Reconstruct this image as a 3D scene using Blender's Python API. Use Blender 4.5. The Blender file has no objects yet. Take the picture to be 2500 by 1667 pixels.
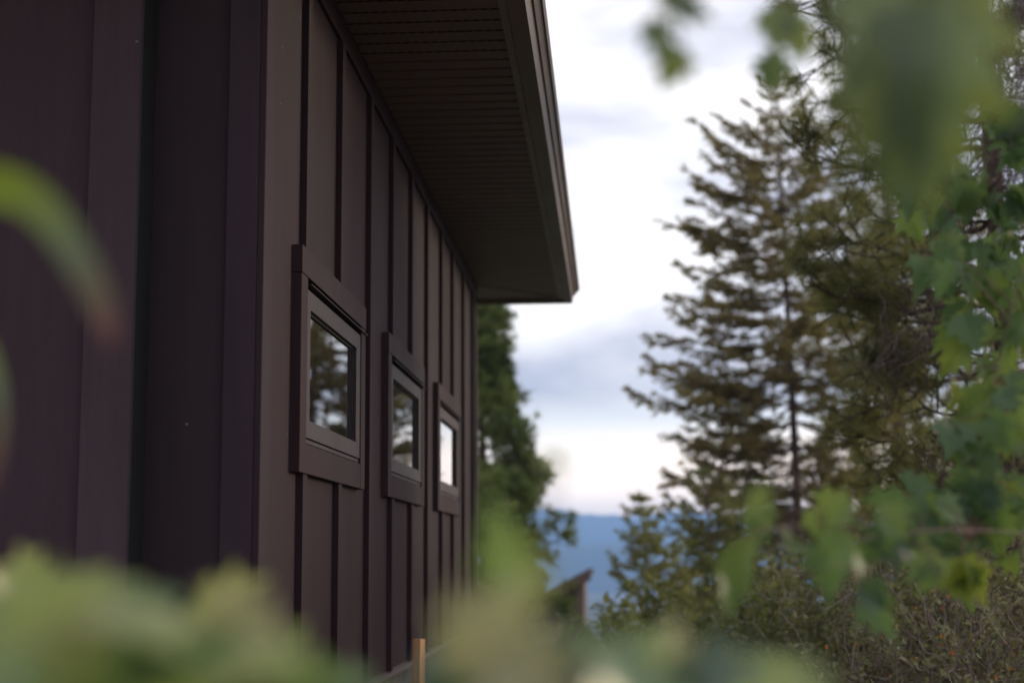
import bpy, math, random
import numpy as np
from mathutils import Matrix, Vector, Euler
random.seed(7); rng = np.random.default_rng(7)
S = bpy.context.scene
COL = S.collection
R = math.radians

# ------------------------------------------------------------------ camera
CAMZ = 1.25
cd = bpy.data.cameras.new('camera'); cam = bpy.data.objects.new('camera', cd); COL.objects.link(cam)
cd.sensor_width = 36.0; cd.lens = 53.23; cd.clip_start = 0.02; cd.clip_end = 12000
PITCH, YAW, ROLL = 0.14237, 0.06450, -0.00609
M3 = (Matrix.Rotation(YAW, 3, 'Z') @ Matrix.Rotation(math.pi/2+PITCH, 3, 'X') @ Matrix.Rotation(ROLL, 3, 'Z'))
cam.location = (0, 0, CAMZ); cam.rotation_euler = M3.to_euler()
cd.dof.use_dof = True; cd.dof.focus_distance = 4.15; cd.dof.aperture_fstop = 2.4
S.camera = cam
FPX = 53.23/36*2500

def at(u, v, Y):
    """point of the place seen at photograph pixel (u, v), Y metres ahead"""
    d = M3 @ Vector(((u-1250)/FPX, -(v-833.5)/FPX, -1.0))
    k = Y/d.y
    return np.array((d.x*k, Y, CAMZ+d.z*k))

# ------------------------------------------------------------------ world and sun
SUN_EL, SUN_AZ = R(9), R(52)          # azimuth measured from +Y towards +X
w = bpy.data.worlds.new('World'); S.world = w; w.use_nodes = True
nt = w.node_tree; nt.nodes.clear(); N = nt.nodes.new; L = nt.links.new
def wm(op, a, b=None, c=None, clamp=False):
    n = N('ShaderNodeMath'); n.operation = op; n.use_clamp = clamp
    for i, x in enumerate((a, b, c)):
        if x is None: continue
        if isinstance(x, (int, float)): n.inputs[i].default_value = x
        else: L(x, n.inputs[i])
    return n.outputs[0]
out = N('ShaderNodeOutputWorld'); bg = N('ShaderNodeBackground'); L(bg.outputs[0], out.inputs[0])
tc = N('ShaderNodeTexCoord'); sep = N('ShaderNodeSeparateXYZ'); L(tc.outputs['Generated'], sep.inputs[0])
sky = N('ShaderNodeTexSky'); sky.sky_type = 'NISHITA'; sky.sun_disc = False
sky.sun_elevation = SUN_EL; sky.sun_rotation = SUN_AZ; sky.air_density = 1.2; sky.dust_density = 2.0
mp = N('ShaderNodeMapping'); mp.inputs['Scale'].default_value = (3.2, 3.2, 9.0); mp.inputs['Rotation'].default_value = (0.03, -0.07, 0)
mp.inputs['Location'].default_value = (3.1, 0.7, 2.35)
L(tc.outputs['Generated'], mp.inputs[0])
nz = N('ShaderNodeTexNoise'); nz.inputs['Scale'].default_value = 1.0; nz.inputs['Detail'].default_value = 6.0
nz.inputs['Roughness'].default_value = 0.5; nz.inputs['Distortion'].default_value = 0.35; L(mp.outputs[0], nz.inputs['Vector'])
cr = N('ShaderNodeValToRGB'); e = cr.color_ramp.elements
e[0].position = 0.46; e[0].color = (0.39, 0.39, 0.47, 1)
e[1].position = 0.63; e[1].color = (0.92, 0.88, 0.86, 1)
L(nz.outputs[0], cr.inputs[0])
# warm bright band low over the ridge, strongest towards the set sun
low = wm('SUBTRACT', 1.0, wm('DIVIDE', wm('ABSOLUTE', sep.outputs[2]), 0.11), clamp=True)
az = wm('ADD', wm('MULTIPLY', sep.outputs[0], math.sin(SUN_AZ)), wm('MULTIPLY', sep.outputs[1], math.cos(SUN_AZ)))
az0 = az
az = wm('POWER', wm('MAXIMUM', az, 0.0), 2.0)
mx = N('ShaderNodeMix'); mx.data_type = 'RGBA'; L(wm('MULTIPLY', low, 0.75), mx.inputs[0]); L(cr.outputs[0], mx.inputs[6])
mx.inputs[7].default_value = (3.2, 3.15, 2.45, 1)
low2 = wm('SUBTRACT', 1.0, wm('DIVIDE', wm('ABSOLUTE', wm('SUBTRACT', sep.outputs[2], 0.03)), 0.06), clamp=True)
mx2 = N('ShaderNodeMix'); mx2.data_type = 'RGBA'; L(wm('MULTIPLY', low2, az), mx2.inputs[0]); L(mx.outputs[2], mx2.inputs[6])
mx2.inputs[7].default_value = (3.0, 1.6, 0.8, 1)
ml = N('ShaderNodeMix'); ml.data_type = 'RGBA'; ml.blend_type = 'MULTIPLY'; ml.inputs[0].default_value = 1.0
L(sky.outputs[0], ml.inputs[6]); ml.inputs[7].default_value = (0.1, 0.1, 0.1, 1)
mx3 = N('ShaderNodeMix'); mx3.data_type = 'RGBA'; mx3.inputs[0].default_value = 0.88
L(ml.outputs[2], mx3.inputs[6]); L(mx2.outputs[2], mx3.inputs[7])
# the sky away from the sunset is already dusky and bluer
back = wm('MULTIPLY', wm('ADD', az0, 0.55), 1.5, clamp=True)
mb = N('ShaderNodeMix'); mb.data_type = 'RGBA'; L(back, mb.inputs[0]); mb.inputs[6].default_value = (0.56, 0.52, 0.62, 1); mb.inputs[7].default_value = (1, 1, 1, 1)
mm = N('ShaderNodeMix'); mm.data_type = 'RGBA'; mm.blend_type = 'MULTIPLY'; mm.inputs[0].default_value = 1.0; L(mx3.outputs[2], mm.inputs[6]); L(mb.outputs[2], mm.inputs[7])
L(mm.outputs[2], bg.inputs[0]); bg.inputs[1].default_value = 1.0

sd = bpy.data.lights.new('sun', 'SUN'); sd.energy = 1.0; sd.angle = R(12); sd.color = (1.0, 0.80, 0.62)
sun = bpy.data.objects.new('sun', sd); COL.objects.link(sun)
sv = Vector((math.sin(SUN_AZ)*math.cos(SUN_EL), math.cos(SUN_AZ)*math.cos(SUN_EL), math.sin(SUN_EL)))
sun.rotation_euler = sv.to_track_quat('Z', 'Y').to_euler()

S.view_settings.view_transform = 'Standard'; S.view_settings.look = 'None'
S.view_settings.gamma = 1.0; S.view_settings.use_curve_mapping = False
S.view_settings.exposure = 0.9
S.render.engine = 'CYCLES'
S.cycles.max_bounces = 6; S.cycles.transparent_max_bounces = 6; S.cycles.volume_bounces = 2

# ------------------------------------------------------------------ materials
def mat(name, build, rough=0.6):
    m = bpy.data.materials.new(name); m.use_nodes = True
    t = m.node_tree; t.nodes.clear()
    o = t.nodes.new('ShaderNodeOutputMaterial'); b = t.nodes.new('ShaderNodeBsdfPrincipled')
    b.inputs['Roughness'].default_value = rough
    t.links.new(b.outputs[0], o.inputs[0])
    build(t, b, o); return m
def noise(t, scale, vecscale=(1, 1, 1), detail=4, rough=.55):
    c = t.nodes.new('ShaderNodeTexCoord'); m = t.nodes.new('ShaderNodeMapping'); m.inputs['Scale'].default_value = vecscale
    n = t.nodes.new('ShaderNodeTexNoise'); n.inputs['Scale'].default_value = scale; n.inputs['Detail'].default_value = detail
    n.inputs['Roughness'].default_value = rough
    t.links.new(c.outputs['Object'], m.inputs[0]); t.links.new(m.outputs[0], n.inputs['Vector']); return n.outputs[0]
def ramp(t, f, stops):
    r = t.nodes.new('ShaderNodeValToRGB'); t.links.new(f, r.inputs[0])
    es = r.color_ramp.elements
    while len(es) < len(stops): es.new(0.5)
    for x, (p, c) in zip(es, stops): x.position = p; x.color = (*c, 1)
    return r.outputs[0]
def bump(t, b, h, s, d=.01):
    n = t.nodes.new('ShaderNodeBump'); n.inputs['Strength'].default_value = s; n.inputs['Distance'].default_value = d
    t.links.new(h, n.inputs['Height']); t.links.new(n.outputs[0], b.inputs['Normal'])
def mixc(t, f, a, b, mode='MIX'):
    m = t.nodes.new('ShaderNodeMix'); m.data_type = 'RGBA'; m.blend_type = mode
    for x, i in ((f, 0), (a, 6), (b, 7)):
        if isinstance(x, (int, float)): m.inputs[i].default_value = x
        elif isinstance(x, tuple): m.inputs[i].default_value = (*x, 1)
        else: t.links.new(x, m.inputs[i])
    return m.outputs[2]

def paint(c, sc=1.0, spec=.16, rough=.66, specks=True):
    def f(t, b, o):
        n1 = noise(t, 2.2, (1, 1, .35), 5)
        c1 = ramp(t, n1, [(.3, tuple(x*.84 for x in c)), (.7, tuple(x*1.14 for x in c))])
        n2 = noise(t, 60, (1, 1, .06), 6, .7)
        c2 = mixc(t, 1.0, c1, ramp(t, n2, [(.25, (.9, .9, .9)), (.75, (1.08, 1.08, 1.08))]), 'MULTIPLY')
        n3 = noise(t, 9, (1, 1, .07), 5, .6)
        c2 = mixc(t, 1.0, c2, ramp(t, n3, [(.3, (.86, .86, .88)), (.7, (1.12, 1.11, 1.08))]), 'MULTIPLY')
        if specks:
            co = t.nodes.new('ShaderNodeTexCoord'); v = t.nodes.new('ShaderNodeTexVoronoi'); v.inputs['Scale'].default_value = 8
            t.links.new(co.outputs['Object'], v.inputs['Vector'])
            g = t.nodes.new('ShaderNodeMath'); g.operation = 'LESS_THAN'; g.inputs[1].default_value = 0.024
            t.links.new(v.outputs['Distance'], g.inputs[0])
            c2 = mixc(t, g.outputs[0], c2, (.22, .18, .16))
        t.links.new(c2, b.inputs['Base Color'])
        b.inputs['Specular IOR Level'].default_value = spec
        bump(t, b, n2, .22*sc, .004)
        r = ramp(t, n1, [(.2, (rough-.08,)*3), (.8, (rough+.1,)*3)]); t.links.new(r, b.inputs['Roughness'])
    return f
M = {}
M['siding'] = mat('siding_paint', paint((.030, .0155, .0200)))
M['trim'] = mat('trim_paint', paint((.036, .0200, .0240), .6))
M['corner'] = mat('corner_paint', paint((.033, .0188, .0250), .6))
M['frame'] = mat('frame_vinyl', paint((.032, .0185, .0235), .15, .3, .48, False))
M['gutter'] = mat('gutter_metal', paint((.105, .068, .050), .1, .5, .4, False))
M['strip'] = mat('strip_metal', paint((.13, .095, .075), .1, .5, .4, False))
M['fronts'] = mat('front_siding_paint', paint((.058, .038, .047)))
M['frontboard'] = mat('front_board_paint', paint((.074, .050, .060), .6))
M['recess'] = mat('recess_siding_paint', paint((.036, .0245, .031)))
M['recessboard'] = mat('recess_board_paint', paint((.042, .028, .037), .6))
def soffit_m(t, b, o):
    c = t.nodes.new('ShaderNodeTexCoord'); s = t.nodes.new('ShaderNodeSeparateXYZ'); t.links.new(c.outputs['Object'], s.inputs[0])
    br = t.nodes.new('ShaderNodeTexBrick'); br.inputs['Scale'].default_value = 1.0
    br.inputs['Brick Width'].default_value = .030; br.inputs['Row Height'].default_value = .0155
    br.inputs['Mortar Size'].default_value = .0060; br.inputs['Mortar Smooth'].default_value = .1
    br.offset = .5
    t.links.new(c.outputs['Object'], br.inputs['Vector'])
    # louvre slots: the brick faces stay paint, thin slots between rows are open
    wv = t.nodes.new('ShaderNodeMath'); wv.operation = 'MODULO'; wv.inputs[1].default_value = .0155
    base = ramp(t, noise(t, 5), [(.3, (.105, .062, .056)), (.7, (.135, .082, .074))])
    m = mixc(t, br.outputs['Fac'], (.045, .028, .024), base)
    t.links.new(m, b.inputs['Base Color']); bump(t, b, br.outputs['Fac'], .3, .003)
M['soffit'] = mat('soffit_vinyl', soffit_m, .5)
def glass(t, b, o):
    b.inputs['Base Color'].default_value = (.012, .013, .014, 1); b.inputs['Roughness'].default_value = .0
    b.inputs['IOR'].default_value = 1.75; b.inputs['Coat Weight'].default_value = 1.0; b.inputs['Coat Roughness'].default_value = 0
    b.inputs['Coat IOR'].default_value = 1.7
M['glass'] = mat('window_glass', glass, 0)
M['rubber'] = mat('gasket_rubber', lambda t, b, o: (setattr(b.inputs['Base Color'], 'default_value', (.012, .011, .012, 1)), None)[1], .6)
M['roof'] = mat('roof_shingle', lambda t, b, o: t.links.new(ramp(t, noise(t, 20), [(.3, (.02, .019, .018)), (.7, (.06, .055, .05))]), b.inputs['Base Color']), .9)
def concrete(t, b, o):
    n = noise(t, 6, detail=8); t.links.new(ramp(t, n, [(.3, (.08, .075, .07)), (.7, (.14, .13, .12))]), b.inputs['Base Color']); bump(t, b, n, .4)
M['concrete'] = mat('foundation_concrete', concrete, .9)
def wood(c1, c2):
    def f(t, b, o):
        n = noise(t, 30, (3, 3, .15), 6); t.links.new(ramp(t, n, [(.3, c1), (.7, c2)]), b.inputs['Base Color']); bump(t, b, n, .3)
    return f
M['stake'] = mat('stake_wood', wood((.66, .30, .12), (.85, .46, .22)), .7)
M['shed'] = mat('shed_board', wood((.12, .085, .065), (.20, .145, .115)), .75)
def bark(c1, c2):
    def f(t, b, o):
        n = noise(t, 14, (1, 1, .3), 8, .65); t.links.new(ramp(t, n, [(.35, c1), (.65, c2)]), b.inputs['Base Color']); bump(t, b, n, .8, .02)
    return f
M['bark'] = mat('conifer_bark', bark((.05, .035, .028), (.17, .12, .095)), .9)
M['twig'] = mat('dead_twig', bark((.06, .045, .038), (.17, .13, .11)), .9)
M['stem'] = mat('red_stem', bark((.06, .028, .02), (.15, .07, .05)), .6)
M['ptwig'] = mat('pale_twig', bark((.16, .12, .10), (.38, .30, .26)), .8)
def foliage(stops, trans=.35, rough=.45, nscale=3.0, spec=.4, spread=.6, tip=None):
    def f(t, b, o):
        g = t.nodes.new('ShaderNodeNewGeometry')
        n = noise(t, nscale, detail=2)
        a = t.nodes.new('ShaderNodeMath'); a.operation = 'MULTIPLY'; a.inputs[1].default_value = spread
        t.links.new(g.outputs['Random Per Island'], a.inputs[0])
        c = t.nodes.new('ShaderNodeMath'); c.operation = 'MULTIPLY_ADD'; c.inputs[1].default_value = 1.3; c.inputs[2].default_value = -.15-.5*spread
        t.links.new(n, c.inputs[0])
        s = t.nodes.new('ShaderNodeMath'); s.use_clamp = True; t.links.new(a.outputs[0], s.inputs[0]); t.links.new(c.outputs[0], s.inputs[1])
        col = ramp(t, s.outputs[0], stops)
        t.links.new(col, b.inputs['Base Color']); b.inputs['Specular IOR Level'].default_value = spec
        tr = t.nodes.new('ShaderNodeBsdfTranslucent'); t.links.new(mixc(t, 1.0, col, (1.5, 1.45, .75), 'MULTIPLY'), tr.inputs[0])
        mx = t.nodes.new('ShaderNodeMixShader'); mx.inputs[0].default_value = trans
        t.links.new(b.outputs[0], mx.inputs[1]); t.links.new(tr.outputs[0], mx.inputs[2]); t.links.new(mx.outputs[0], o.inputs[0])
    return f
M['fir'] = mat('fir_needles', foliage([(.1, (.14, .105, .055)), (.5, (.22, .185, .085)), (.9, (.31, .28, .14))], .52, nscale=2.0), .5)
M['pine'] = mat('pine_needles', foliage([(.1, (.09, .095, .045)), (.5, (.21, .22, .10)), (.9, (.32, .34, .17))], .52, nscale=2.5), .5)
M['farpine'] = mat('far_needles', foliage([(.1, (.06, .08, .04)), (.5, (.19, .25, .10)), (.9, (.32, .37, .14))], .5, nscale=1.5), .5)
M['maple'] = mat('maple_leaf', foliage([(.05, (.06, .11, .065)), (.45, (.11, .19, .085)), (.8, (.17, .24, .07)), (1., (.24, .29, .07))], .42, nscale=5, spread=.7, spec=.3), .38)
M['near'] = mat('near_leaf', foliage([(.05, (.07, .12, .08)), (.35, (.16, .26, .12)), (.75, (.30, .37, .09)), (1., (.36, .35, .15))], .40, nscale=7, spread=.9, spec=.8), .30)
M['bough'] = mat('bough_leaf', foliage([(.05, (.10, .15, .08)), (.5, (.15, .21, .11)), (.95, (.21, .26, .08))], .40, nscale=7, spread=.8, spec=.7), .33)
M['dull'] = mat('shrub_leaf', foliage([(.05, (.09, .08, .045)), (.5, (.17, .185, .085)), (.9, (.29, .29, .17))], .35, nscale=4), .5)
M['green'] = mat('bush_leaf', foliage([(.05, (.08, .10, .04)), (.5, (.15, .18, .07)), (.9, (.24, .26, .11))], .38, nscale=4), .5)
M['orange'] = mat('autumn_leaf', foliage([(.1, (.50, .13, .02)), (.9, (.72, .30, .05))], .4, nscale=4), .5)
M['grassy'] = mat('ground_grass', lambda t, b, o: t.links.new(ramp(t, noise(t, 2, detail=8), [(.3, (.11, .11, .06)), (.7, (.24, .21, .13))]), b.inputs['Base Color']), .9)
def hillm(t, b, o):
    n = noise(t, .006, detail=8, rough=.6)
    t.links.new(ramp(t, n, [(.35, (.020, .034, .024)), (.65, (.10, .10, .075))]), b.inputs['Base Color'])
M['hill'] = mat('forested_hill', hillm, .95)
def blade_m(t, b, o):
    c = t.nodes.new('ShaderNodeUVMap')
    s = t.nodes.new('ShaderNodeSeparateXYZ'); t.links.new(c.outputs[0], s.inputs[0])
    col = ramp(t, s.outputs[1], [(.0, (.22, .30, .02)), (.55, (.20, .28, .03)), (.74, (.14, .18, .10)), (.88, (.15, .11, .07)), (1.0, (.19, .06, .06))])
    t.links.new(col, b.inputs['Base Color'])
    tr = t.nodes.new('ShaderNodeBsdfTranslucent'); t.links.new(col, tr.inputs[0])
    mx = t.nodes.new('ShaderNodeMixShader'); mx.inputs[0].default_value = .4
    t.links.new(b.outputs[0], mx.inputs[1]); t.links.new(tr.outputs[0], mx.inputs[2]); t.links.new(mx.outputs[0], o.inputs[0])
M['blade'] = mat('long_leaf', blade_m, .4)

# ------------------------------------------------------------------ helpers
def props(o, label=None, cat=None, group=None, kind=None):
    if label: o['label'] = label
    if cat: o['category'] = cat
    if group: o['group'] = group
    if kind: o['kind'] = kind
    return o
def empty(name, loc, label, cat, group=None):
    o = bpy.data.objects.new(name, None); COL.objects.link(o); o.location = loc; o.empty_display_size = .1
    return props(o, label, cat, group)
def wparent(o, p):
    if p is not None:
        o.parent = p
        base = Vector((0, 0, 0)); q = p
        while q is not None: base += Vector(q.location); q = q.parent
        o.location = -base
def meshobj(name, V, F, m, parent=None, smooth=False):
    """V in world metres, parts sit in their thing's frame"""
    me = bpy.data.meshes.new(name); me.from_pydata([tuple(v) for v in V], [], [tuple(f) for f in F]); me.update()
    if smooth: me.polygons.foreach_set('use_smooth', [True]*len(me.polygons))
    me.materials.append(m); o = bpy.data.objects.new(name, me); COL.objects.link(o); wparent(o, parent); return o
class Geo:
    def __init__(s): s.V = []; s.F = []; s.n = 0
    def add(s, V, F):
        V = np.asarray(V, float).reshape(-1, 3)
        s.V.append(V); s.F.extend([tuple(int(i)+s.n for i in f) for f in F]); s.n += len(V)
    def box(s, x0, x1, y0, y1, z0, z1):
        V = [(x, y, z) for x in (x0, x1) for y in (y0, y1) for z in (z0, z1)]
        s.add(V, [(0, 1, 3, 2), (4, 6, 7, 5), (0, 4, 5, 1), (2, 3, 7, 6), (0, 2, 6, 4), (1, 5, 7, 3)])
    def prism(s, poly, z0, z1):
        n = len(poly); V = [(x, y, z0) for x, y in poly]+[(x, y, z1) for x, y in poly]
        s.add(V, [tuple(range(n))[::-1], tuple(range(n, 2*n))]+[(i, (i+1) % n, n+(i+1) % n, n+i) for i in range(n)])
    def tube(s, P, r, k=6):
        P = np.asarray(P, float); n = len(P); r = np.broadcast_to(np.asarray(r, float), (n,))
        T = np.gradient(P, axis=0); T /= np.linalg.norm(T, axis=1)[:, None]+1e-9
        ref = np.array((.31, .17, .93)) if abs(T[0][2]) < .9 else np.array((1., 0, 0))
        A = np.cross(T, ref); A /= np.linalg.norm(A, axis=1)[:, None]+1e-9; B = np.cross(T, A)
        an = np.arange(k)*2*math.pi/k
        V = P[:, None]+r[:, None, None]*(np.cos(an)[None, :, None]*A[:, None]+np.sin(an)[None, :, None]*B[:, None])
        F = [(i*k+j, i*k+(j+1) % k, (i+1)*k+(j+1) % k, (i+1)*k+j) for i in range(n-1) for j in range(k)]
        F.append(tuple(range(k))[::-1]); F.append(tuple(range((n-1)*k, n*k)))
        s.add(V.reshape(-1, 3), F)
    def obj(s, name, m, parent=None, bevel=0, smooth=False):
        if not s.V: return None
        V = np.concatenate(s.V); o = meshobj(name, V.tolist(), s.F, m, parent, smooth)
        if bevel:
            b = o.modifiers.new('bevel', 'BEVEL'); b.width = bevel; b.segments = 2; b.limit_method = 'ANGLE'
        return o
def tris_obj(name, V, m, parent=None):
    """V: (n,3,3) loose triangles"""
    n = len(V); me = bpy.data.meshes.new(name)
    me.vertices.add(n*3); me.vertices.foreach_set('co', V.reshape(-1).astype(np.float32))
    me.loops.add(n*3); me.loops.foreach_set('vertex_index', np.arange(n*3, dtype=np.int32))
    me.polygons.add(n); me.polygons.foreach_set('loop_start', np.arange(0, n*3, 3, dtype=np.int32))
    try: me.polygons.foreach_set('loop_total', np.full(n, 3, dtype=np.int32))
    except Exception: pass
    me.update(calc_edges=True); me.validate()
    me.materials.append(m); o = bpy.data.objects.new(name, me); COL.objects.link(o); wparent(o, parent); return o
def unit(a): return a/(np.linalg.norm(a, axis=-1, keepdims=True)+1e-9)
def rvec(n): return unit(rng.normal(size=(n, 3)))
def blades(P, D, Ln, Wd):
    """thin triangles from P along D"""
    D = unit(D); Sd = unit(np.cross(D, rvec(len(P))))*np.asarray(Wd).reshape(-1, 1)*.5
    return np.stack([P-Sd, P+Sd, P+D*np.asarray(Ln).reshape(-1, 1)], 1)
def curve(p0, p1, sag=0., n=8, wob=0.0):
    t = np.linspace(0, 1, n)[:, None]; p0 = np.asarray(p0, float); p1 = np.asarray(p1, float)
    P = p0+(p1-p0)*t; P[:, 2] += (sag*4*t*(1-t))[:, 0]
    if wob: P[1:-1] += rng.normal(size=(n-2, 3))*wob
    return P

# ------------------------------------------------------------------ the setting
def gz(x, y):
    r = np.maximum(y-9, 0)
    return -2.9*(1-np.exp(-(r/12)**1.5)) - 45*(1-np.exp(-np.maximum(y-30, 0)/260)) 
xs = np.concatenate([-np.geomspace(4300, 5, 26), np.linspace(-4, 10, 20), np.geomspace(12, 4300, 30)])
ys = np.concatenate([np.linspace(-250, -4, 10), np.linspace(-3, 40, 44), np.geomspace(44, 4450, 40)])
GX, GY = np.meshgrid(xs, ys, indexing='ij'); GZ = gz(GX, GY)+.02*np.sin(GX*3.1)*np.cos(GY*2.3)
V = np.stack([GX, GY, GZ], -1).reshape(-1, 3); ny = len(ys)
F = [(i*ny+j, (i+1)*ny+j, (i+1)*ny+j+1, i*ny+j+1) for i in range(len(xs)-1) for j in range(ny-1)]
props(meshobj('ground', V.tolist(), F, M['grassy'], smooth=True), 'dull grassy ground sloping away below the trees', None, None, 'structure')
def ridge(name, y0, depth, base, amp, seed, label):
    x = np.linspace(-3600, 3900, 240); q = np.linspace(0, 1, 26); X, Q = np.meshgrid(x, q, indexing='ij')
    r = np.random.default_rng(seed); h = np.zeros_like(x)
    for k in range(9):
        fr = 2**k*.0008; h += np.sin(x*fr*2*math.pi*(.8+.4*r.random())+r.random()*9)*amp/(1.9**k)
    top = base+h
    spur = sum(np.sin(X*.004*(1+k)+r.random()*9+Q*3*(k+1))*.05/(k+1) for k in range(5))
    Z = gz(X, y0)-12+(top[:, None]-gz(X, y0)+12)*np.clip(np.sin(Q*math.pi/2)**1.3*(1+spur*(1-Q)), 0, 2)
    Y = y0+depth*Q+spur*depth*.5*(1-Q)
    V = np.stack([X, Y, Z], -1).reshape(-1, 3); n = len(q)
    F = [(i*n+j, (i+1)*n+j, (i+1)*n+j+1, i*n+j+1) for i in range(len(x)-1) for j in range(n-1)]
    props(meshobj(name, V.tolist(), F, M['hill'], smooth=True), label, None, None, 'structure')
ridge('mountain', 3300, 900, 112, 20, 3, 'long blue mountain ridge on the horizon')
ridge('hill', 2100, 600, 34, 9, 11, 'deeper blue lower hill in front of the ridge')

# ------------------------------------------------------------------ house
H = lambda z: z+CAMZ
HX, HY0, HY1 = -.80, 3.38, 8.93
ZB, ZS = H(-.40), H(1.63)
house = empty('house', (-3.5, 6.2, 0), 'dark brown board and batten house with deep eave and three small windows', 'house')
WINY = [(3.741, 4.747), (5.255, 6.283), (6.80, 7.83)]
WZ0, WZ1 = H(.218), H(.796)
def holes(wy): return (wy[0]+.075, wy[1]-.075, WZ0+.07, WZ1-.065)
# right wall with window openings
g = Geo()
ycut = sorted({HY0, HY1, *[v for wy in WINY for v in holes(wy)[:2]]}); zcut = [ZB, WZ0+.07, WZ1-.065, ZS]
for a, b in zip(ycut[:-1], ycut[1:]):
    for c, d in zip(zcut[:-1], zcut[1:]):
        if any(abs(a-holes(wy)[0]) < 1e-6 and abs(c-(WZ0+.07)) < 1e-6 for wy in WINY): continue
        g.add([(HX, a, c), (HX, b, c), (HX, b, d), (HX, a, d)], [(0, 1, 2, 3)])
wallr = g.obj('wall', M['siding'], house)
for y in (3.824, 4.335, 4.888, 5.405, 5.945, 6.470, 7.035, 7.545, 8.11, 8.65):
    g = Geo(); segs = [(ZB+.012, ZS-.085)]
    for wy in WINY:
        if wy[0]-.02 < y < wy[1] - .01: segs = [(ZB+.012, WZ0+.01), (WZ1-.01, ZS-.085)]
    for a, b in segs:
        g = Geo(); g.box(HX-.002, HX+.018, y, y+.05, a, b); g.obj('batten', M['siding'], wallr, .0018)
g = Geo(); g.box(HX-.002, HX+.0125, HY0+.004, HY1, ZS-.082, ZS-.001); g.obj('frieze_board', M['siding'], house, .002)
# front walls: recessed strip beside the corner, then a piece standing forward
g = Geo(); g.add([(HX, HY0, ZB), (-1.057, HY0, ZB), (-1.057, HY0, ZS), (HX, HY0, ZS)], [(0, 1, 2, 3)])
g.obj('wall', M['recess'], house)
g = Geo(); g.box(-1.0583, -1.0545, 3.296-.0185, HY0-.0006, ZB, ZS); g.obj('dark_strip', M['rubber'], house)  # near-black strip laid over the side return of the forward wall piece
FY = 3.296
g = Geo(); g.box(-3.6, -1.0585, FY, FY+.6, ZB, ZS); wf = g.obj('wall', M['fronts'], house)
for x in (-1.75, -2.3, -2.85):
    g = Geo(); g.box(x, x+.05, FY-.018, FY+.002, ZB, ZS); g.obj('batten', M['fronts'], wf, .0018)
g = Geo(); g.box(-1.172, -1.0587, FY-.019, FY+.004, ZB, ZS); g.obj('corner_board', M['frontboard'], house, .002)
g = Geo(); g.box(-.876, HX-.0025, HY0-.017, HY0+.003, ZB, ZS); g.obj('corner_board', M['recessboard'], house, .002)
g = Geo(); g.box(HX-.002, HX+.014, HY0-.017, HY0+.075, ZB, ZS); g.obj('corner_board', M['corner'], house, .002)
g = Geo(); g.box(-.79, HX+.014, HY1-.07, HY1+.01, ZB, ZS-.083); g.box(-.9, HX+.014, HY1+.0102, HY1+.03, ZB, ZS); g.obj('corner_board', M['siding'], house, .002)
g = Geo(); g.box(-3.6, -.802, HY1-.01, HY1+.01, ZB, ZS); g.box(-3.62, -3.6, FY, HY1, ZB, ZS); g.obj('wall', M['siding'], house)
g = Geo(); g.box(-3.58, HX-.012, FY+.012, HY1-.012, -.4, ZB+.004); g.obj('foundation', M['concrete'], house)
g = Geo()
g.add([(HX-.002, HY0, ZB-.004), (HX+.034, HY0, ZB-.004), (HX+.034, HY1, ZB-.004), (HX-.002, HY1, ZB-.004),
       (HX-.002, HY0, ZB+.012), (HX+.034, HY0, ZB+.002), (HX+.034, HY1, ZB+.002), (HX-.002, HY1, ZB+.012)],
      [(0, 3, 2, 1), (4, 5, 6, 7), (0, 1, 5, 4), (2, 3, 7, 6), (1, 2, 6, 5), (0, 4, 7, 3)])
g.obj('base_flashing', M['gutter'], house)
# soffit boards with grooves, mitred at the far corner
XI, XO, YN, YF = HX+.0, -.312, 2.86, 9.42
g = Geo(); pit = .0925; y = YN
while y < YF-.01:
    a, b = y+.008, min(y+pit-.008, YF)
    xa = XI if b < HY1 else None
    def lim(yy): return XI if yy <= HY1 else XI+(yy-HY1)
    if lim(a) < XO-.01: g.prism([(lim(a)+.0, a), (XO, a), (XO, b), (min(lim(b), XO-.001), b)], ZS, ZS+.006)
    y += pit
g.box(-3.6, XO, YN-.5, YF, ZS+.0095, ZS+.0125)
g.box(-3.6, XI-.001, YN, HY0, ZS, ZS+.006)
s1 = g.obj('soffit', M['soffit'], house)
g = Geo(); x = XO
while x > -3.5:
    a, b = x-.003, x-pit+.003
    def liy(xx): return HY1+.03+max(0, xx-XI)
    g.prism([(b, liy(b)), (a, liy(a)), (a, YF), (b, YF)], ZS, ZS+.006)
    x -= pit
g.obj('soffit', M['soffit'], house)
g = Geo(); g.prism([(XI+.006, HY1-.006), (XO+.006, HY1-.006+(XO-XI)), (XO-.006, HY1+.006+(XO-XI)), (XI-.006, HY1+.006)], ZS-.005, ZS-.0005)
g.obj('soffit_joint', M['gutter'], house)
g = Geo(); g.box(XO-.001, XO+.024, YN, YF+.024, ZS-.006, ZS+.012); g.box(-3.6, XO-.0015, YF, YF+.024, ZS-.006, ZS+.012); g.obj('soffit_trim', M['strip'], house, .001)
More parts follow.
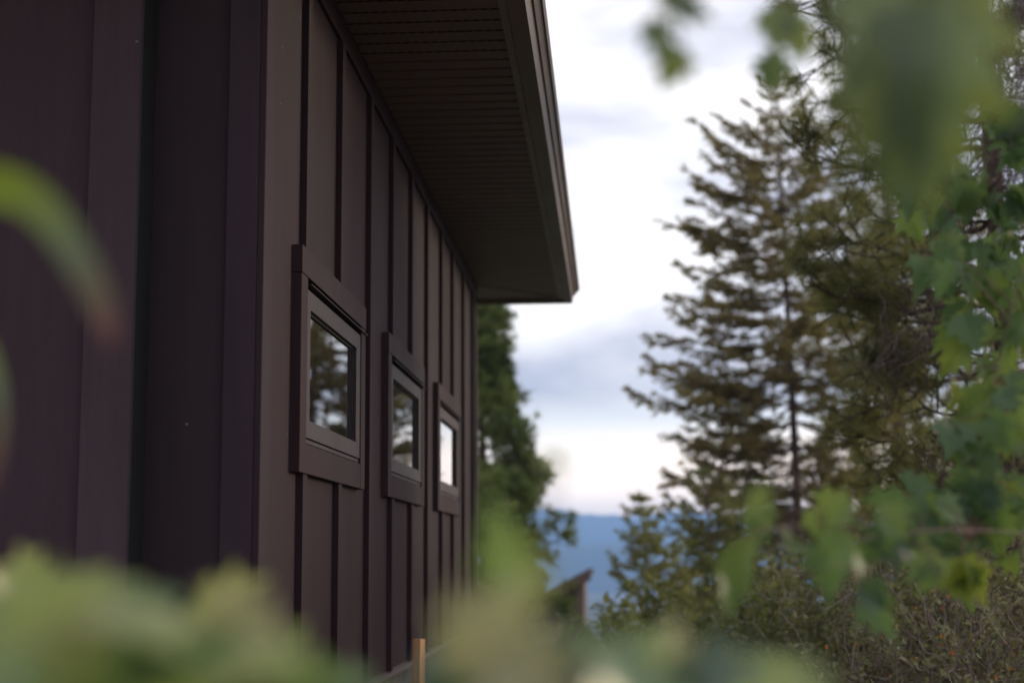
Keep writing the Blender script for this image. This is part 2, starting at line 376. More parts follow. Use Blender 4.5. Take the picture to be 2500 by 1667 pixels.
# fascia and gutter swept round the roof edge
prof = [(.0, ZS+.11), (.0, ZS-.008), (.056, ZS-.010), (.0655, ZS+.040), (.069, ZS+.047), (.0745, ZS+.045), (.086, ZS+.068), (.093, ZS+.076), (.098, ZS+.074), (.1045, ZS+.096), (.100, ZS+.099), (.093, ZS+.085), (.060, ZS+.05), (.050, ZS+.0), (.006, ZS+.0), (.006, ZS+.11)]
GX0, GYF, GYN = -.2865, 9.5+.055, 2.80
g = Geo(); V = []; n = len(prof)
for sx, sy, bx, by in ((0, -1, -3.7, GYN), (1, -1, GX0, GYN), (1, 1, GX0, GYF), (0, 1, -3.7, GYF)):
    for o_, z_ in prof: V.append((bx+o_*sx, by+o_*sy, z_))
F = [(k*n+i, k*n+(i+1) % n, (k+1)*n+(i+1) % n, (k+1)*n+i) for k in range(3) for i in range(n)]
g.add(V, F); gut = g.obj('gutter', M['gutter'], house)
g = Geo(); g.box(-3.7, GX0-.0005, GYF-.02, GYF-.0005, ZS-.004, ZS+.12); g.box(GX0-.0205, GX0-.0006, GYN, GYF-.021, ZS+.013, ZS+.12); g.obj('fascia', M['gutter'], house)
g = Geo(); zt = ZS+.122
g.add([(-3.7, GYN, zt), (GX0+.03, GYN, zt), (GX0+.03, GYF+.03, zt), (-3.7, GYF+.03, zt), (-3.7, 5.9, zt+1.0), (-2.9, 5.9, zt+1.0), (-2.9, 6.3, zt+1.0), (-3.7, 6.3, zt+1.0)],
      [(0, 3, 2, 1), (0, 1, 5, 4), (1, 2, 6, 5), (2, 3, 7, 6), (4, 5, 6, 7), (0, 4, 7, 3)]); g.obj('roof', M['roof'], house)
# windows
TF = HX+.025
for wy in WINY:
    a, b = wy; z0, z1 = WZ0, WZ1
    sl = H(.296); st = H(.696)
    wn = bpy.data.objects.new('window', None); COL.objects.link(wn); wn.parent = house; wn.location = Vector((HX, (a+b)/2, (z0+z1)/2))-Vector(house.location)
    g = Geo(); g.box(HX-.003, TF, a, a+.079, z0, H(.7235)); g.box(HX-.003, TF, b-.079, b, z0, H(.7235))
    g.box(HX-.003, TF-.0012, a+.0795, b-.0795, z0, H(.294)); g.box(HX-.003, TF+.0012, a-.0008, b+.0008, H(.7245), z1); g.obj('trim', M['trim'], wn, .0016)
    g = Geo(); F0, F1 = a+.085, b-.083      # vinyl frame outer edges
    fx = TF-.003
    g.box(HX-.05, fx-.004, F0-.001, F1+.001, H(.297), H(.3085))                      # sill ledge
    oy0, oy1, oz0, oz1 = F0+.058, F1-.058, H(.358), H(.648)
    def ring(y0, y1, q0, q1, r0, r1, s0, s1, xb, xf):
        # mitred bevelled ring: outer rectangle y0..y1,q0..q1  inner r0..r1,s0..s1
        o4 = [(y0, q0), (y1, q0), (y1, q1), (y0, q1)]; i4 = [(r0, s0), (r1, s0), (r1, s1), (r0, s1)]
        V = [(xb, *p) for p in o4]+[(xf, *p) for p in o4]+[(xf-.002, *p) for p in i4]+[(xb, *p) for p in i4]
        F = []
        for k in range(4):
            j = (k+1) % 4
            F += [(k, j, 4+j, 4+k), (4+k, 4+j, 8+j, 8+k), (8+k, 8+j, 12+j, 12+k)]
        g.add(V, F)
    ring(F0, F1, H(.3105), st, oy0, oy1, oz0, oz1, HX-.06, fx)
    g.obj('frame', M['frame'], wn, .0012)
    g = Geo(); ring(oy0-.004, oy1+.004, oz0-.004, oz1+.004, oy0+.004, oy1-.004, oz0+.004, oz1-.004, HX-.058, HX+.011); g.obj('gasket', M['rubber'], wn)
    g = Geo(); g.box(HX-.03, TF+.007, F0+.01, b+.004, H(.7075), H(.7105)); g.obj('drip_cap', M['frame'], wn, .0008)
    g = Geo(); g.add([(HX+.0055, oy0-.002, oz0-.002), (HX+.0055, oy1+.002, oz0-.002), (HX+.0055, oy1+.002, oz1+.002), (HX+.0055, oy0-.002, oz1+.002),
                      (HX+.0005, oy0-.002, oz0-.002), (HX+.0005, oy1+.002, oz0-.002), (HX+.0005, oy1+.002, oz1+.002), (HX+.0005, oy0-.002, oz1+.002)], [(0, 1, 2, 3), (7, 6, 5, 4)])
    g.obj('pane', M['glass'], wn)
    g = Geo(); g.box(HX-.25, HX-.245, a, b, z0, z1); 
    g.box(HX-.25, HX-.06, F0-.01, F0-.002, z0+.02, z1-.02); g.box(HX-.25, HX-.06, F1+.002, F1+.01, z0+.02, z1-.02)
    g.obj('backing', M['rubber'], wn)

# ------------------------------------------------------------------ stake, shed
p = at(1023, 1559, 5.55)
st = empty('wooden_stake', (p[0], p[1], 0), 'bare tan wooden stake standing close to the dark wall', 'stake')
g = Geo(); c, s_ = math.cos(R(-30)), math.sin(R(-30)); hw, hd = .0175, .0155
poly = [(p[0]+c*u-s_*v, p[1]+s_*u+c*v) for u, v in ((-hw, -hd), (hw, -hd), (hw, hd), (-hw, hd))]
g.prism(poly, -.2, p[2]); g.obj('post', M['stake'], st, .001)
YS = 25.
p0 = at(1443, 1385, YS); zb = gz(0, YS)-.3
sh = empty('shed', (p0[0]-1.5, YS, zb+.3), 'brown shed with a slanted roof edge showing between the conifers', 'shed')
def sl(dx): return p0[2]-.5*dx
g = Geo(); W_ = 3.2
g.add([(p0[0]-.12, YS, zb), (p0[0]-.12, YS, sl(.12)-.2), (p0[0]-W_, YS, sl(W_)-.2), (p0[0]-W_, YS, zb),
       (p0[0]-.12, YS+3, zb), (p0[0]-.12, YS+3, sl(.12)-.2), (p0[0]-W_, YS+3, sl(W_)-.2), (p0[0]-W_, YS+3, zb)],
      [(0, 1, 2, 3), (7, 6, 5, 4), (0, 4, 5, 1), (2, 6, 7, 3), (1, 5, 6, 2)]); g.obj('wall', M['shed'], sh)
g = Geo()
for dy0, dy1, t0, t1 in ((-.35, -.31, 0, .19), (-.31, 3.3, .02, .12)):
    a, b = YS+dy0, YS+dy1
    V = [(p0[0], a, p0[2]-t0), (p0[0]-W_-.3, a, sl(W_+.3)-t0), (p0[0]-W_-.3, a, sl(W_+.3)-t1), (p0[0], a, p0[2]-t1)]
    V += [(x, b, z) for x, _, z in V]
    g = Geo(); g.add(V, [(0, 1, 2, 3), (7, 6, 5, 4), (0, 4, 5, 1), (1, 5, 6, 2), (2, 6, 7, 3), (3, 7, 4, 0)])
    g.obj('rake_board' if dy0 < -.32 else 'roof', M['shed'] if dy0 < -.32 else M['roof'], sh)
g = Geo(); g.box(p0[0]-.24, p0[0]-.13, YS-.3, YS-.2, zb, p0[2]-.25); g.obj('post', M['shed'], sh)

# ------------------------------------------------------------------ conifers
def fir(name, base, top, widths, label, cat='fir tree', matn='fir', group=None, step=.15, per=6, density=1.0, droop=-.1, extra=(), bl=.05, bw=.013, ztop_bare=0, minz=None):
    base = np.array(base); top = np.array(top); root = empty(name, base, label, cat, group)
    Hh = top[2]-base[2]
    axis = lambda f: base+(top-base)*f+np.array([.03*math.sin(f*5), .02*math.cos(f*4), 0])
    g = Geo(); fs = np.linspace(0, 1, 16); g.tube([axis(f) for f in fs], .008*Hh*(1-fs)**.9+.006, 8)
    br = Geo(); T = []
    zs = []; z = (minz if minz is not None else .12*Hh)
    while z < Hh*.985: zs.append(z); z += step*(1.0+.25*rng.random())*(1.15-.45*z/Hh)
    jobs = []
    for z in zs:
        f = z/Hh; wmax = np.interp(f, *widths); k = int(per*(1 if f < .85 else .7)); ph = rng.random()*6.28
        for j in range(max(3, k)):
            a = ph+j*6.283/k+rng.normal()*.25; jobs.append((f, a, wmax*(.55+.5*rng.random())))
    jobs += list(extra)
    for f, a, Lb in jobs:
        if Lb < .04: Lb = .04
        p = axis(f); up = .25+.55*f**2; dr = droop*Lb*(1.2-f)
        e_ = p+np.array([math.cos(a)*Lb, math.sin(a)*Lb, Lb*(up-.28)+dr+rng.normal()*.11*Lb])
        P = curve(p, e_, (-.10+rng.normal()*.05)*Lb, 8, .028*Lb); P[-2:, 2] += .03*Lb
        br.tube(P, np.linspace(.008*Lb+.002, .0015, 8), 4)
        nb = max(5, int(Lb/.030*density))
        t = .16+.84*rng.random(nb)**.8; Q = np.stack([np.interp(t, np.linspace(0, 1, 8), P[:, i]) for i in range(3)], 1)
        dirb = unit(e_-p); side = unit(np.cross(dirb, (0, 0, 1)))
        sg = rng.choice([-1, 1], nb)[:, None]
        bd = unit(dirb*(.75+.3*rng.random((nb, 1)))+side*sg*(.55+.5*rng.random((nb, 1)))+np.array((0, 0, 1))*rng.normal(-.02, .22, (nb, 1)))
        ln = (.05+.26*Lb*(1-t)**.6*(.4+.6*rng.random(nb))+.03*rng.random(nb))[:, None]
        for q, d_, l_ in zip(Q, bd, ln[:, 0]):
            m = max(6, int(l_*150*density)); s = rng.random(m)**.8
            PP = q+d_*(s*l_)[:, None]+rng.normal(size=(m, 3))*.006
            PP[:, 2] -= .12*l_*s**2
            DD = d_*.8+rvec(m)*.75+np.array((0, 0, .12))
            T.append(blades(PP, DD, bl*(.6+.7*rng.random(m)), bw*(.7+.6*rng.random(m))))
        m = int(Lb*110*density)+12; s = .1+.9*rng.random(m)
        PP = np.stack([np.interp(s, np.linspace(0, 1, 8), P[:, i]) for i in range(3)], 1)
        T.append(blades(PP, dirb*.8+rvec(m)*.8, np.full(m, bl), np.full(m, bw)))
    g.obj('trunk', M['bark'], root, smooth=True); br.obj('branch', M['bark'], root)
    tris_obj('crown', np.concatenate(T), M[matn], root); return root

def ground_at(u, Y):
    p = at(u, 1362, Y); return np.array((p[0], Y, float(gz(p[0], Y))-.05))
def hgt(v, Y): return at(1494, v, Y)[2]

# Douglas fir, the tree at the centre right
Y = 20.; b = ground_at(1950, Y); t_ = at(1900, 150, Y); px = FPX/Y
Hh = t_[2]-b[2]
def fz(v): return (hgt(v, Y)-b[2])/Hh
prf = [(1500, 400), (1300, 380), (1150, 350), (1060, 340), (930, 370), (800, 320), (600, 275), (500, 230), (370, 160), (250, 85), (150, 15)]
wf_ = ([0]+[fz(v) for v, _ in prf], [1.3]+[w_/px for _, w_ in prf])
ex = []
for v, x in ((930, 1530), (945, 1600), (815, 1615), (790, 1640), (600, 1620), (640, 1660), (475, 1690), (1065, 1605), (1085, 1640), (1150, 1640), (400, 1700), (720, 1690), (1210, 1690), (330, 1760), (1000, 1660)):
    Lb = (1930-x)/px; ex.append((min(.99, fz(v)-.0), math.pi+rng.normal()*.18, Lb)); ex.append((min(.99, fz(v)-.01), math.pi+rng.normal()*.35, Lb*.8))
fir('fir_tree', b, t_, wf_, 'tall open fir with layered branches standing against the pale sky', extra=ex, step=.26, per=8, density=.68, bl=.075, bw=.020, minz=1.3)
# young firs low in the gap
Y = 16.; fir('fir_tree', ground_at(1640, Y), at(1565, 1195, Y), ([0, .5, .8, 1], [.75, .62, .36, .04]), 'small young fir right of the shed roof, its tip against the mountain', 'fir tree', 'pine', 'young firs', step=.17, per=6, droop=.55, bl=.07, bw=.017, density=.8)
Y = 18.; fir('fir_tree', ground_at(1770, Y), at(1725, 1140, Y), ([0, .5, .85, 1], [1.2, .95, .5, .05]), 'young bushy fir at the foot of the tall open fir', 'fir tree', 'pine', 'young firs', step=.18, per=6, droop=.5, bl=.07, bw=.017, density=.8)

def pine(name, base, top, label, spec, matn='pine', needle=.12, nw=.0024, per=26, wid=None, group=None, f0=.25, nbr=46, tuftscale=1.0, extra=(), trunk=.02, subs=5, amax=None):
    base = np.array(base); top = np.array(top); root = empty(name, base, label, 'pine tree', group); Hh = top[2]-base[2]
    axis = lambda f: base+(top-base)*f+np.array([.06*math.sin(f*6), .05*math.cos(f*5), 0])
    g = Geo(); fs = np.linspace(0, 1, 16); g.tube([axis(f) for f in fs], trunk*Hh*(1-fs*.9)**.9, 10)
    br = Geo(); T = []
    def tuft(P, d, n, ln):
        s = rng.random(n)*.55*ln
        PP = P-d*s[:, None]
        DD = unit(d*(.35+.5*rng.random((n, 1)))+rvec(n)*.85)
        T.append(blades(PP, DD, ln*(.7+.4*rng.random(n)), np.full(n, nw)))
    jobs = [(f0+(1-f0)*rng.random(), rng.random()*6.283, None) for _ in range(nbr)]+list(extra)
    for f, a, Lb in jobs:
        if Lb is None: Lb = np.interp(f, *wid)*(.6+.5*rng.random())
        p = axis(f); e_ = p+np.array([math.cos(a)*Lb, math.sin(a)*Lb, Lb*(.05+.5*f*f)+rng.normal()*.1*Lb])
        P = curve(p, e_, -.06*Lb, 8, .025*Lb); br.tube(P, np.linspace(.012*Lb+.006, .004, 8), 5)
        dirb = unit(e_-p); tuft(P[-1], dirb, int(per*1.3), needle)
        for s in range(int(subs*max(1, Lb/1.0)+1)):
            t = .3+.68*rng.random(); q = np.array([np.interp(t, np.linspace(0, 1, 8), P[:, i]) for i in range(3)])
            d2 = unit(dirb*.6+rvec(1)[0]*.75+np.array((0, 0, .15))); l2 = (.15+.3*Lb*(1-t)+.1*rng.random())
            q2 = q+d2*l2+np.array((0, 0, .12*l2)); C2 = curve(q, q2, -.08*l2, 5, .01)
            br.tube(C2, np.linspace(.006, .003, 5), 4); d3 = unit(C2[-1]-C2[-2]); tuft(q2, d3, per, needle)
            for s3 in range(3):
                u = .35+.6*rng.random(); q3 = q+(q2-q)*u; d4 = unit(d2*.6+rvec(1)[0]*.8+np.array((0, 0, .2))); l4 = .07+.1*rng.random()
                q4 = q3+d4*l4; br.tube([q3, q3+d4*l4*.5, q4], [.004, .003, .0025], 4); tuft(q4, d4, per, needle)
    g.obj('trunk', M['bark'], root, smooth=True); br.obj('branch', M['bark'], root)
    tris_obj('crown', np.concatenate(T), M[matn], root); return root, axis

# long-needled pine on the right, its boughs reach into the frame
Y = 7.2; b = ground_at(2420, Y); t_ = at(2390, -900, Y); Hh = t_[2]-b[2]
fz = lambda v: (hgt(v, Y)-b[2])/Hh
ex = []
for v, x in ((190, 1990), (330, 1960), (90, 2040), (250, 2120), (10, 1830), (-60, 1900), (420, 2090), (560, 1990), (640, 2000), (700, 1950), (760, 2060), (860, 2060), (950, 2120), (1040, 2050), (500, 2180), (1120, 2150), (150, 2200), (820, 2180), (300, 2260)):
    ex.append((fz(v+60), math.pi+rng.normal()*.22, (2410-x)/(FPX/Y)))
bigpine, ax = pine('pine_tree', b, t_, 'near long needled pine whose spiky boughs reach in from the right', None, wid=([0, 1], [1.0, .8]), f0=.12, nbr=40, extra=ex, needle=.115, per=60, nw=.0034, subs=8, trunk=.012)
# dead hanging twigs on that pine
g = Geo()
def hang(u0, u1, v0, v1, n, Yd, ln=.35):
    for _ in range(n):
        p = at(u0+(u1-u0)*rng.random(), v0+(v1-v0)*rng.random(), Yd+rng.normal()*.25)
        k = 7; P = [p]; d = unit(np.array((rng.normal()*.7, rng.normal()*.5, -1+rng.normal()*.5)))
        for i in range(k): d = unit(d+rng.normal(size=3)*.38+np.array((0, 0, -.12))); P.append(P[-1]+d*ln/k)
        g.tube(P, np.linspace(.0032, .0012, k+1), 3)
        for i in range(2, k, 2):
            d2 = unit(rng.normal(size=3)+np.array((0, 0, -.4))); g.tube([P[i], P[i]+d2*.06, P[i]+d2*.11+rng.normal(size=3)*.02], [.0016, .0013, .001], 3)
hang(2390, 2560, -60, 420, 330, 6.8, .26); hang(2140, 2330, 640, 900, 70, 6.9, .32); hang(2230, 2500, 1000, 1250, 60, 6.9, .3); hang(2250, 2500, 330, 700, 80, 7.0, .3)
g.obj('dead_twigs', M['twig'], bigpine)
# pines further back
Y = 21.; pine('pine_tree', ground_at(2190, Y), at(2170, 190, Y), 'mid distance pine filling the gap between the open fir and the near pine', None, wid=([0, .3, .7, 1], [2.2, 2.2, 1.5, .4]), f0=.2, nbr=60, needle=.16, nw=.011, per=22, subs=5)
Y = 25.; pine('pine_tree', ground_at(2440, Y), at(2440, 100, Y), 'rear pine mostly hidden by the maple at the right edge', None, wid=([0, .3, .7, 1], [3.0, 2.8, 1.9, .4]), f0=.2, nbr=55, needle=.18, nw=.014, per=22, subs=5)
# pine behind the house corner
Y = 19.; b = ground_at(1185, Y)
pine('pine_tree', b, at(1190, 775, Y), 'soft green pine rising just past the far house corner', None, 'farpine', wid=([0, .55, .64, .72, .8, .87, .93, 1], [1.0, .95, .76, .56, .34, .18, .24, .08]), f0=.2, nbr=180, needle=.13, nw=.012, per=26, subs=6)
Y = 15.; fir('fir_tree', ground_at(1260, Y), at(1245, 1210, Y), ([0, .5, .8, 1], [.42, .36, .22, .05]), 'low green fir in front of the pine past the far house corner', 'fir tree', 'farpine', step=.16, per=6, droop=.4, bl=.05, bw=.011)

# ------------------------------------------------------------------ leaves
def maple_outline():
    half = [(0, .02), (.10, -.02), (.30, .02), (.22, .16), (.52, .22), (.40, .34), (.58, .62), (.34, .52), (.26, .58), (.30, .78), (.16, .74), (0, 1.05)]
    pts = half+[(-x, y) for x, y in half[-2:0:-1]]
    return np.array(pts)
def oval_outline(w_=.26, n=8):
    t = np.linspace(0, 1, n); hx = w_*np.sin(np.pi*t**.85)**.8
    return np.concatenate([np.stack([hx, t], 1), np.stack([-hx[-2:0:-1], t[-2:0:-1]], 1)])
def leaf_geo(outline):
    P = np.concatenate([[[0, .38]], outline]); n = len(outline)
    return P, [(0, 1+i, 1+(i+1) % n) for i in range(n)]
MAPLE, OVAL, THIN = leaf_geo(maple_outline()), leaf_geo(oval_outline()), leaf_geo(oval_outline(.13))
def put_leaf(g, kind, pos, tip, nrm, size, fold=.25, bend=.35):
    P, F = kind; tip = unit(np.array(tip, float)); nrm = np.array(nrm, float); sx = unit(np.cross(tip, nrm)); nz_ = np.cross(sx, tip)
    x = P[:, 0]*size; y = P[:, 1]*size; z = fold*np.abs(x)-bend*y*y/size
    g.add(np.asarray(pos)+x[:, None]*sx+y[:, None]*tip+z[:, None]*nz_, F)
def stem_to(g, a, b, r=.0016):
    P = curve(a, b, .06*np.linalg.norm(np.asarray(b)-a), 6, .002); g.tube(P, np.linspace(r*1.4, r*.8, 6), 5)

# maple on the right, 2.6 m away, leaves given where each hangs (photo px, distance, size m)
mr = empty('maple_shrub', (1.9, 2.5, 0), 'green maple with lobed leaves hanging down the right edge', 'maple')
lv = Geo(); sm = Geo(); M_list = []
V2S = 2500/2352
raw = [(2270, 1230, 2.4), (2320, 1200, 2.4), (2130, 1120, 2.3), (2200, 385, 2.6), (2335, 370, 2.6), (2095, 455, 2.5), (2145, 490, 2.5), (2225, 455, 2.6), (2290, 480, 2.6), (2180, 590, 2.5), (2160, 640, 2.5), (2330, 560, 2.7), (2235, 640, 2.6), (2290, 690, 2.7), (2335, 760, 2.5),
       (2330, 890, 2.4), (2250, 930, 2.4), (2190, 1000, 2.3), (2290, 1010, 2.4), (2220, 1110, 2.3), (2150, 1170, 2.2), (2235, 1160, 2.3), (2170, 1265, 2.2), (2310, 1120, 2.5), (2345, 620, 2.6), (2260, 780, 2.6), (2200, 720, 2.7),
       (2265, 575, 2.8), (2350, 480, 2.6), (2345, 980, 2.3), (2265, 860, 2.6), (2100, 1260, 2.1), (2215, 1330, 2.1), (2350, 300, 2.6), (2290, 300, 2.7), (2240, 1040, 2.5),
       (1880, 1215, 1.7), (1960, 1270, 1.55), (1900, 1300, 1.6), (1820, 1240, 1.8), (2040, 1215, 1.8), (1980, 1210, 1.9), (1740, 1150, 1.15), (1740, 1200, 1.9), (2010, 1400, 1.7), (2080, 1180, 2.0), (1700, 1290, 1.5), (2130, 1330, 1.9)]
root_top = at(2700, 150, 2.9)
stems = [curve(at(2620, 300, 2.8), at(2200*V2S, 560*V2S, 2.6), .05, 20), curve(at(2650, 420, 2.8), at(2230*V2S, 1150*V2S, 2.35), .12, 24),
         curve(at(2640, 1330, 2.5), at(1900*V2S, 1250*V2S, 1.75), .02, 24), curve(at(2640, 700, 2.7), at(2330*V2S, 900*V2S, 2.4), .05, 14), curve(at(2600, 250, 2.8), at(2290*V2S, 270*V2S, 2.65), .03, 12)]
for P in stems: sm.tube(P, np.linspace(.0015, .0008, len(P)), 6)
trunk = Geo(); tp = np.array((1.9, 2.9, -.1)); trunk.tube(curve(tp, at(2640, -200, 3.0), .0, 12, .03), np.linspace(.035, .014, 12), 9)
for P in stems: trunk.tube(curve(np.array((1.55, 2.95, 1.0+.3*rng.random())), P[0], .02, 6), np.linspace(.005, .0024, 6), 6)
allst = np.concatenate(stems)
for (u, v, d) in raw:
    for extra_ in range(4 if d > 2 else 2 if d > 1.2 else 1):
        uu, vv = u+(rng.normal()*26 if extra_ else 0), v+(rng.normal()*34 if extra_ else 0)
        p = at(uu*V2S, vv*V2S, d+rng.normal()*.06*(extra_ > 0)); q = allst[np.argmin(np.linalg.norm(allst-p-np.array((0, 0, .05)), axis=1))]
        tip = np.array((rng.normal()*.45-.1, rng.normal()*.4, -1+rng.random()*.9)); nr = np.array((rng.normal()*.5, -.75+rng.normal()*.35, .6+rng.normal()*.35))
        size = (.050+.026*rng.random())*(1.0 if d > 1.9 else .85 if d > 1.3 else .55)
        pb = p-unit(tip)*size*.45
        put_leaf(lv, MAPLE, pb, tip, nr, size, .2+.3*rng.random(), .2+.5*rng.random()); stem_to(sm, q, pb, .0011)
lv.obj('leaves', M['maple'], mr); sm.obj('stems', M['stem'], mr); trunk.obj('trunk', M['bark'], mr)

# maple bough hanging close over the upper right
mo = empty('maple_tree', (1.35, .8, 0), 'very close blurred maple bough hanging into the top right of the view', 'maple')
lv = Geo(); sm = Geo()
main = curve((1.35, .85, 2.0), at(1680, -90, .95), .10, 24); main2 = curve((1.35, .85, 1.85), at(2300, -60, .8), .05, 16)
for P in (main, main2): sm.tube(P, np.linspace(.006, .002, len(P)), 6)
sm2 = Geo(); sm2.tube([(1.35, .8, -.1), (1.37, .82, .8), (1.33, .84, 1.6), (1.36, .85, 2.2)], [.04, .035, .028, .02], 10)
alls = np.concatenate([main, main2])
for u, v, d, sz, ang in ((2235, 50, .80, .075, -100), (2260, 130, .78, .10, -80), (2240, 220, .76, .09, -95), (2260, 310, .78, .09, -75), (2215, 130, .86, .07, -110), (2200, 20, .9, .09, -90), (2210, 370, .80, .06, -100),
                         (1900, 70, 1.15, .040, -100), (1945, 95, 1.15, .04, -60), (1885, 180, 1.3, .038, -95),
                         (1610, 95, .95, .030, -60), (1640, 165, .97, .032, -110), (1660, 10, .95, .032, -40), (1700, 25, .95, .03, -10), (1345, 1115, .62, .012, -15)):
    if v > 1000: continue
    p = at(u, v, d); a = R(ang); tip = np.array((math.cos(a), rng.normal()*.15, math.sin(a))); nr = np.array((rng.normal()*.3, -.8, .5+rng.normal()*.3))
    pb = p-unit(tip)*sz*.5; q = alls[np.argmin(np.linalg.norm(alls-pb, axis=1))]
    put_leaf(lv, MAPLE, pb, tip, nr, sz, .25, .3); stem_to(sm, q, pb, .0009)
lv.obj('leaves', M['bough'], mo); sm.obj('stems', M['stem'], mo); sm2.obj('trunk', M['bark'], mo)

# shrub filling the bottom of the view, half a metre from the lens
def near_shrub(base, label, xr, cont, n, seed, dr=(.5, .85), forced=()):
    global rng; keep = rng; rng = np.random.default_rng(seed)
    root = empty('leafy_shrub', base, label, 'shrub', None); lv = Geo(); st_ = Geo(); sm = st_; tops = []
    for k in range(9):
        u = xr[0]+(xr[1]-xr[0])*(k+.5)/9; d = rng.uniform(*dr)+.05; e_ = at(u, np.interp(u, *cont)+230, d)
        P = curve((base[0]+rng.normal()*.05, base[1]+rng.normal()*.05, -.05), e_, .0, 14, .006); st_.tube(P, np.linspace(.006, .002, 14), 6); tops.append(P[6:])
    tops = np.concatenate(tops)
    for u, v, d, sz in forced:
        tip = unit(np.array((rng.normal()*.6, rng.normal()*.3, .5))); pb = at(u, v, d)-tip*sz*.5
        put_leaf(lv, MAPLE, pb, tip, (rng.normal()*.3, -.6, .7), sz, .2, .4); q = tops[np.argmin(np.linalg.norm(tops-pb, axis=1))]; stem_to(sm, q, pb, .0007)
    for k in range(n):
        u = rng.uniform(*xr); top = np.interp(u, *cont); d = rng.uniform(*dr); sz = rng.uniform(.04, .066); hs = .42*sz*FPX/d+30; v = top+hs+rng.random()**1.2*max(60, 1800-top-hs)
        u = min(max(u, xr[0]+hs*.5), xr[1]-hs*.8); p = at(u, v, d)
        tip = unit(np.array((rng.normal()*.8, rng.normal()*.4, rng.normal()*.5+.1))); nr = np.array((rng.normal()*.4, -.45+rng.normal()*.3, .8))
        pb = p-tip*sz*.5; put_leaf(lv, MAPLE, pb, tip, nr, sz, .2, .4)
        q = tops[np.argmin(np.linalg.norm(tops-pb, axis=1))]; stem_to(sm, q, pb, .0008)
    lv.obj('leaves', M['near'], root); st_.obj('stems', M['bark'], root); rng = keep
near_shrub((-.28, .55, 0), 'blurred green leafy shrub filling the lower left foreground', (-60, 960), ([0, 120, 250, 350, 450, 520, 620, 750, 900, 1000], [1290, 1310, 1350, 1330, 1390, 1350, 1430, 1540, 1640, 1700]), 95, 21, (.58, .92))
near_shrub((.12, .6, 0), 'blurred green leafy shrub filling the lower middle foreground', (1080, 1990), ([1080, 1150, 1200, 1300, 1400, 1600, 1800, 1950], [1600, 1470, 1420, 1450, 1490, 1480, 1490, 1540]), 80, 22, (.58, .90), ((1225, 1350, .72, .045), (1250, 1420, .66, .045), (1190, 1530, .62, .045), (1345, 1117, .85, .014), (1365, 1125, .85, .010)))

# long arching leaves at the left edge
bl_ = empty('arching_plant', (-.62, 1.0, 0), 'out of focus yellow green arching leaf with a reddish tip at the left edge', 'plant')
def ribbon(pts, wd, name, root):
    P = np.array(pts); n = 24; t = np.linspace(0, 1, n)
    k = np.linspace(0, 1, len(P)); C = np.stack([np.interp(t, k, P[:, i]) for i in range(3)], 1)
    for _ in range(6): C[1:-1] = (C[:-2]+2*C[1:-1]+C[2:])/4
    T = unit(np.gradient(C, axis=0)); Sd = unit(np.cross(T, np.array((0, 1., 0.25)))); w_ = np.interp(t, [0, .15, .5, .9, 1], [.5*wd, wd, wd, .62*wd, .15*wd])[:, None]*.5
    V = np.concatenate([C-Sd*w_, C+np.array((0, .12, 0))*w_, C+Sd*w_]); F = [(i+a*n, i+1+a*n, i+1+(a+1)*n, i+(a+1)*n) for a in (0, 1) for i in range(n-1)]
    o = meshobj(name, V.tolist(), F, M['blade'], root, True); uv = o.data.uv_layers.new(name='UVMap')
    for lp in o.data.loops: uv.data[lp.index].uv = ((lp.vertex_index//n)/2, t[lp.vertex_index % n])
D = .76
ribbon([(-.62, 1.0, 0), (-.60, 1.0, .6), (-.56, 1.0, 1.0), at(-330, 700, D), at(-180, 470, D), at(-20, 410, D), at(90, 470, D), at(160, 570, D), at(220, 680, D), at(262, 770, D), at(275, 840, D)], .024, 'leaf', bl_)
ribbon([(-.63, 1.0, 0), (-.58, 1.0, .7), at(-260, 900, 1.0), at(-140, 760, 1.0), at(-40, 800, 1.0), at(5, 930, 1.0), at(10, 1060, 1.0), at(-20, 1200, 1.0)], .013, 'leaf', bl_)

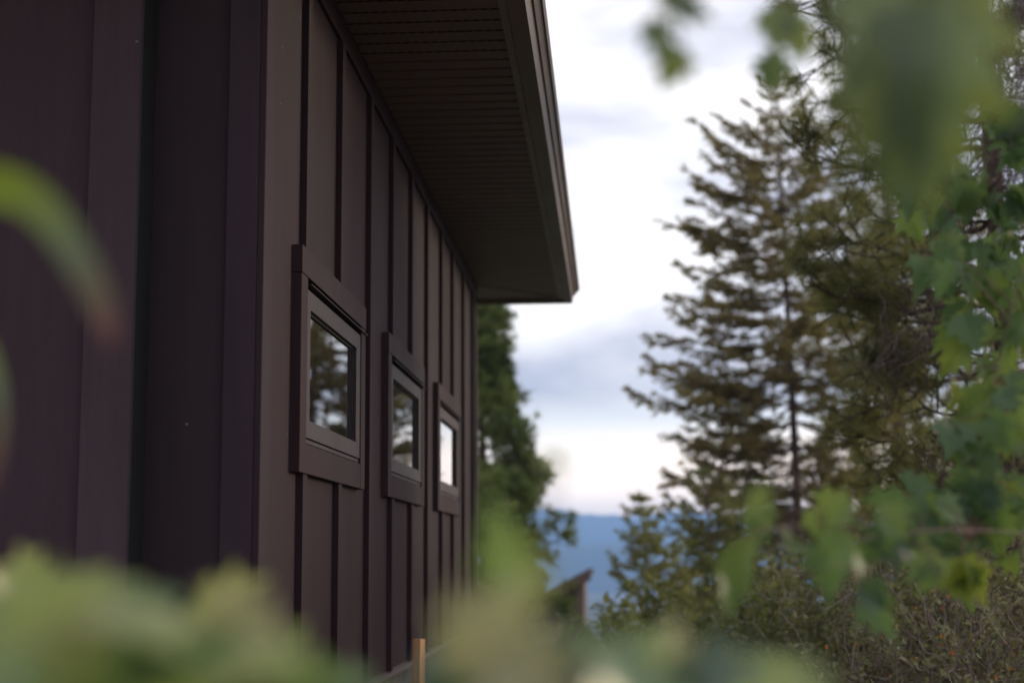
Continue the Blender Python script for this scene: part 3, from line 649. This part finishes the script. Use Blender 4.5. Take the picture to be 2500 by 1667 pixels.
# ------------------------------------------------------------------ bushes at the lower right
def bush(name, base, label, spread, height, stems_, leaves, lsize, matn, twm, kind=OVAL, orange=0, lean=0, r0=.006, group=None):
    root = empty(name, base, label, 'shrub', group); base = np.array(base); tw = Geo(); lv = Geo(); og = Geo()
    ends = []
    for k in range(stems_):
        a = rng.random()*6.283; r = spread*math.sqrt(rng.random()); e_ = base+np.array((math.cos(a)*r+lean, math.sin(a)*r*.8, height*(.6+.45*rng.random())*(1-.35*(r/spread)**2)))
        P = curve(base+np.array((math.cos(a), math.sin(a), 0))*.12*spread, e_, .06*height*rng.normal(), 9, .02*height); tw.tube(P, np.linspace(r0*.6, r0*.25, 9), 4)
        for j in range(12):
            t = .25+.75*rng.random(); q = np.array([np.interp(t, np.linspace(0, 1, 9), P[:, i]) for i in range(3)]); d = unit(rvec(1)[0]+np.array((0, 0, .35))); l = height*(.10+.16*rng.random())
            C = curve(q, q+d*l, .02*rng.normal(), 6, .008*height); tw.tube(C, np.linspace(r0*.35, r0*.16, 6), 3); ends.append(C)
    E_ = np.array(ends)
    for k in range(leaves):
        C = E_[rng.integers(len(E_))]; i = rng.integers(1, 6); p = C[i]+rng.normal(size=3)*.01; tip = rvec(1)[0]+np.array((0, -.1, .1)); nr = rvec(1)[0]+np.array((0, -.3, .8))
        G_ = og if rng.random() < orange else lv
        put_leaf(G_, kind, p, tip, nr, lsize*(.6+.8*rng.random()), .3, .3)
    tw.obj('twigs', M[twm], root); lv.obj('leaves', M[matn], root); og.obj('autumn_leaves', M['orange'], root); return root
bush('twiggy_shrub', ground_at(2330, 5.7), 'twiggy shrub dotted with small orange leaves in the lower right corner', .75, 1.45, 90, 13000, .023, 'dull', 'ptwig', orange=.018, r0=.005)
bush('twiggy_shrub', ground_at(2560, 6.4), 'taller brown twiggy shrub at the right edge behind the orange dotted one', .8, 1.75, 80, 12000, .026, 'dull', 'twig', orange=.01, r0=.006)
bush('leafy_bush', ground_at(2060, 7.4), 'dull green bush below the open fir, left of the orange dotted shrub', .9, 1.3, 70, 10000, .040, 'dull', 'twig', orange=.004)
bush('leafy_bush', ground_at(1790, 8.2), 'dark green bush in front of the young firs', .9, 1.2, 70, 9000, .05, 'green', 'twig')
bush('leafy_bush', ground_at(2330, 9.5), 'olive bush under the mid distance pine', 1.4, 1.85, 80, 10000, .06, 'dull', 'twig')
bush('leafy_bush', ground_at(1480, 9.5), 'dark green bush in front of the shed', .8, .95, 60, 7000, .05, 'green', 'twig')
bush('leafy_bush', ground_at(1240, 9.8), 'green bush at the foot of the far house corner', .55, .9, 50, 5000, .04, 'green', 'twig')
bush('leafy_bush', ground_at(1900, 10.5), 'wide olive bush around the trunk of the open fir', 1.5, 1.4, 80, 10000, .06, 'green', 'twig')

# ------------------------------------------------------------------ air
bpy.context.view_layer.update()
g = Geo(); g.box(-4400, 4400, -300, 4600, -52, 150)
hz = g.obj('haze', None); props(hz, 'thin blue evening haze in the air', None, None, 'stuff')
m = bpy.data.materials.new('air'); m.use_nodes = True; t = m.node_tree; t.nodes.clear()
o = t.nodes.new('ShaderNodeOutputMaterial'); v = t.nodes.new('ShaderNodeVolumePrincipled')
v.inputs['Color'].default_value = (.34, .60, 1.0, 1); v.inputs['Density'].default_value = .00042; v.inputs['Anisotropy'].default_value = .35
t.links.new(v.outputs[0], o.inputs['Volume'])
hz.data.materials.clear(); hz.data.materials.append(m)
